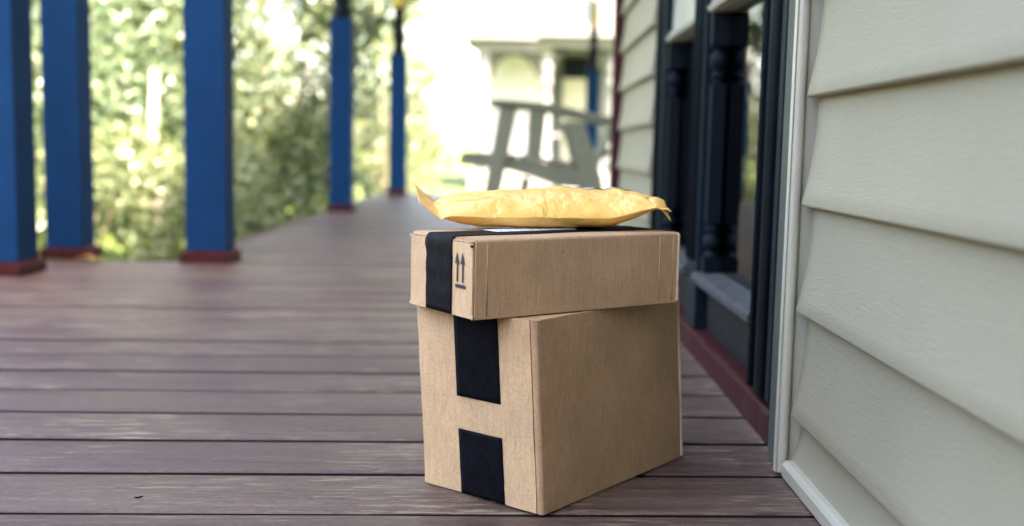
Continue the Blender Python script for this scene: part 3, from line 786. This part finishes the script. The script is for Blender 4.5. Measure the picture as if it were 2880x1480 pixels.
def shrub(name, label, x, y, h, rad, mat, cat, seed, leaf=.085, per=420, nblob=22, stems=5, low=.05, group=None, barkm='bark', blobr=(.22, .42), upper_loose=True):
    g = np.random.default_rng(seed); rr = random.Random(seed)
    t = tag(empty(name, (x, y, GZ)), label, cat, group)
    blobs = []
    for i in range(nblob):
        zf = low + (1 - low) * (i + .5) / nblob; a = rr.uniform(0, 6.283); ra = rad * (1 - .55 * abs(zf - .45) ** 1.4) * math.sqrt(rr.uniform(.15, 1)) * .85
        s = rr.uniform(*blobr) * rad
        blobs.append((ra * math.cos(a), ra * math.sin(a), zf * h, s, s, s * rr.uniform(.7, 1.1)))
    P, Nn = blob_points(g, blobs, per); keep = P[:, 2] > .02
    tag(leaf_cloud('crown', P[keep], leaf, mat, t, seed, nrm=Nn[keep]), kind='stuff')
    for i in range(stems):
        a = 6.283 * i / stems + rr.uniform(-.4, .4); q = rad * rr.uniform(.25, .6); b = []
        for s in range(7):
            f_ = s / 6; b.append((q * f_ * math.cos(a) + .05 * math.cos(a) + .05 * rr.uniform(-1, 1) * f_, q * f_ * math.sin(a) + .05 * math.sin(a) + .05 * rr.uniform(-1, 1) * f_, h * .82 * f_ - .02))
        MB().tube(b, [.022 * (1 - .8 * s / 6) * (h / 3) ** .5 + .004 for s in range(7)], 7).build('trunk', barkm, t)
    return t
shrub('camellia_shrub', 'tall light green shrub with pale stem, between the second and third blue posts', -5.0, 12.4, 5.2, 1.75, 'leafA', 'shrub', 3, .13, 300, 52, 4, blobr=(.18, .50))
shrub('camellia_shrub', 'dense dark green shrub just left of the slimmer blue post', -2.95, 12.3, 4.0, 1.45, 'leafB', 'shrub', 5, .125, 340, 46, 4, blobr=(.18, .50))
shrub('camellia_shrub', 'bright shrub seen in the slit between the two leftmost posts', -7.6, 12.0, 5.2, 1.7, 'leafA', 'shrub', 8, .125, 260, 44, 4, blobr=(.26, .46))
shrub('low_shrub', 'low light green plant at the deck edge left of the third post', -3.7, 8.9, 1.1, .85, 'leafC', 'shrub', 11, .11, 420, 20, 4)
shrub('low_shrub', 'low pale green plant at the deck edge right of the third post', -2.75, 9.3, .95, .65, 'leafC', 'shrub', 12, .11, 420, 16, 4)
# pale stake and thin stems among the leaves
st_ = tag(empty('pale_stem', (-3.42, 10.0, GZ)), 'pale upright stem among the leaves left of the third post', 'stem')
MB().tube([(0, 0, -.02), (.015, 0, .6), (-.01, .01, 1.2), (.02, 0, 1.7)], [.05, .046, .042, .034], 8).build('trunk', 'palebark', st_)
MB().tube([(0, 0, .25), (.09, .02, .6), (.16, .03, .85)], [.02, .017, .01], 7).build('branch', 'palebark', st_)
MB().tube([(.01, 0, .8), (-.12, .02, 1.05), (-.2, .04, 1.15)], [.018, .014, .008], 7).build('branch', 'palebark', st_)
# background trees and shrubs
far = [('golden green shrub in the bright gap right of the slimmer blue post', -1.9, 15.5, 1.9, .95, 'leafC', .10, 200, 20),
       ('pale tall tree behind the far blue post', -4.2, 24.0, 7.5, 2.2, 'leafD', .17, 60, 40),
       ('round pale tree left of the white house', -4.6, 36.0, 6.5, 2.4, 'leafD', .20, 55, 40),
       ('bright yellow green hedge plant left of the white house porch', -2.4, 22.0, 1.6, 1.0, 'leafC', .12, 150, 18),
       ('light green tree far behind the tall light shrub', -8.5, 22.0, 7.0, 2.5, 'leafD', .18, 55, 40),
       ('yellowish tree far behind the leftmost posts', -14.0, 26.0, 7.5, 3.0, 'leafC', .20, 45, 40),
       ('leafy tree behind the dark green shrub', -5.6, 18.0, 5.5, 1.9, 'leafA', .14, 80, 36)]
for i, (lb, x, y, h, r_, m_, ls, per, nb) in enumerate(far):
    shrub('garden_tree' if h > 3 else 'garden_shrub', lb, x, y, h, r_, m_, 'tree' if h > 3 else 'shrub', 40 + i, ls, per, nb, 4)
# grass
g = np.random.default_rng(2); n = 26000
P = np.stack([g.uniform(-9, 6, n), 4.6 + 18 * g.random(n) ** 1.4, np.full(n, GZ + .005)], 1)
P = P[~((P[:, 0] > EDGE_X - .05) & (P[:, 1] < 12.9))]
gr = leaf_cloud('grass', P, .09, 'grass', None, 5, .1)
me = gr.data; co = np.empty(len(me.vertices) * 3); me.vertices.foreach_get('co', co); co = co.reshape(-1, 3); co[:, 2] = GZ + np.abs(co[:, 2] - GZ) * 1.2; me.vertices.foreach_set('co', co.ravel())
tag(gr, 'short sunlit lawn beyond the end of the deck', 'grass', kind='stuff')

# ------------------------------------------------------------------ white house across the garden
wh = tag(empty('white_house', (.5, 26, GZ)), 'bright white house with arched porch brackets in the far background', 'house')
def wb(name, mat, x0, x1, y0, y1, z0, z1, bev=.01, par=None): return box(name, mat, par or wh, x0 - .5, x1 - .5, y0 - 26, y1 - 26, z0 - GZ, z1 - GZ, bev)
wb('porch_floor', 'dimwhite', -1.2, 3.4, 25.7, 28.5, GZ, -.05)
wb('wall', 'dimwhite', .85, 9.0, 28.5, 34, GZ, 3.46)
wb('sky_block_wall', 'offwhite', -1.15, .845, 28.5, 34, GZ, 3.46)  # pale wall added to block the bright sky behind the open porch
wb('upper_wall', 'dimwhite', -1.15, 9.0, 28.5, 34, 3.47, 7.0)
for i in range(17): wb('siding_board', 'dimwhite', -1.17, 9.0, 28.47, 28.495, 3.48 + i * .2, 3.48 + i * .2 + .18, .008)
for xc in (-.88, .64, 2.25):
    o = MB().lathe([(.15, .5), (.15, .9), (.11, .95), (.13, 1.0), (.115, 1.1), (.12, 2.2), (.10, 2.55), (.15, 2.60), (.15, 2.68), (.11, 2.72), (.12, 2.8), (.16, 2.95), (.15, 3.1), (.12, 3.2), (.16, 3.3)], xc - .5, 0, 16).build('porch_column', 'dimwhite', wh)
wb('porch_beam', 'dimwhite', -1.15, .40, 25.85, 26.15, 2.80, 3.05); wb('porch_beam', 'dimwhite', .42, 3.4, 25.85, 26.15, 2.92, 3.14)
wb('porch_roof', 'dimwhite', -1.35, .42, 25.5, 28.45, 3.055, 3.30); wb('porch_roof', 'dimwhite', .43, 3.5, 25.5, 28.45, 3.145, 3.45)
def bracket(xa, xb, zt, sgn, depth=.55):
    P_ = [(xa, zt), (xb, zt)]
    for t in range(9):
        a = math.pi / 2 * t / 8; P_.append((xb + (xa - xb) * (math.sin(a)) * .82, zt - .09 - depth * (1 - math.cos(a))))
    P_.append((xa, zt - .09 - depth))
    MB().prism([(x - .5, z - GZ) for x, z in P_], 'y', -.03, .03).build('arch_bracket', 'sageb', wh)
bracket(-.74, -.16, 2.80, 1); bracket(.50, -.15, 2.80, -1); bracket(.78, 1.15, 2.92, 1, .45); bracket(2.1, 1.75, 2.92, -1, .45)
wb('frieze', 'sageb', .80, 2.10, 25.97, 26.03, 2.82, 2.915)
dr = wb('door', 'beige', 1.15, 1.95, 28.38, 28.46, -.05, 2.35)
wb('door_frame', 'casing', .92, 1.13, 28.36, 28.468, -.05, 2.62, .01, dr); wb('door_frame', 'casing', 1.97, 2.2, 28.36, 28.468, -.05, 2.62, .01, dr); wb('door_frame', 'necknavy', 1.14, 1.96, 28.36, 28.468, 2.36, 2.9, .01, dr)
wn_ = wb('window', 'dimwhite', 1.2, 2.0, 28.40, 28.468, 3.6, 5.2); wb('pane', 'glass', 1.28, 1.92, 28.385, 28.395, 3.7, 5.1, 0, wn_)
wb('rail', 'dimwhite', -.80, .52, 25.96, 26.04, .78, .86); wb('rail', 'dimwhite', -.80, .52, 25.97, 26.03, .02, .09)
for i in range(12): wb('baluster', 'dimwhite', -.74 + i * .108, -.70 + i * .108, 25.98, 26.02, .091, .779, .004)
wb('rail', 'dimwhite', .76, 1.0, 25.96, 26.04, .78, .86)
for i in range(3): wb('step', 'dimwhite', 1.0, 2.1, 25.4 - .28 * i, 25.69 - .28 * i, GZ, -.2 - .12 * i)
MB().prism([(-1.9, 7.0 - GZ), (3.4, 10.0 - GZ), (8.7, 7.0 - GZ)], 'y', 2.2, 8.4).build('roof', 'roofgrey', wh)

# ------------------------------------------------------------------ unseen hedges added to block low light from left and behind
def hedge(label, x0, x1, y0, y1, h, seed):
    g = np.random.default_rng(seed); t = tag(empty('hedge', ((x0 + x1) / 2, (y0 + y1) / 2, GZ)), label, 'hedge')
    hx, hy = (x1 - x0) / 2, (y1 - y0) / 2; n = int(900 * (hx * h + hy * h) * 2)
    P = np.stack([g.uniform(-hx, hx, n), g.uniform(-hy, hy, n), h * g.random(n) ** .8], 1)
    tag(leaf_cloud('foliage', P, .14, 'leafB', t, seed), kind='stuff')
    box('blocking_core', 'bark', t, -hx * .6, hx * .6, -hy + .1, hy - .1, 0, h * .9)
hedge('unseen tall hedge added at the left to block low light', -6.8, -5.9, -7.0, 4.0, 3.0, 71)
hedge('unseen hedge added behind the camera to block low light', -5.8, -.5, -7.6, -6.8, 2.6, 72)
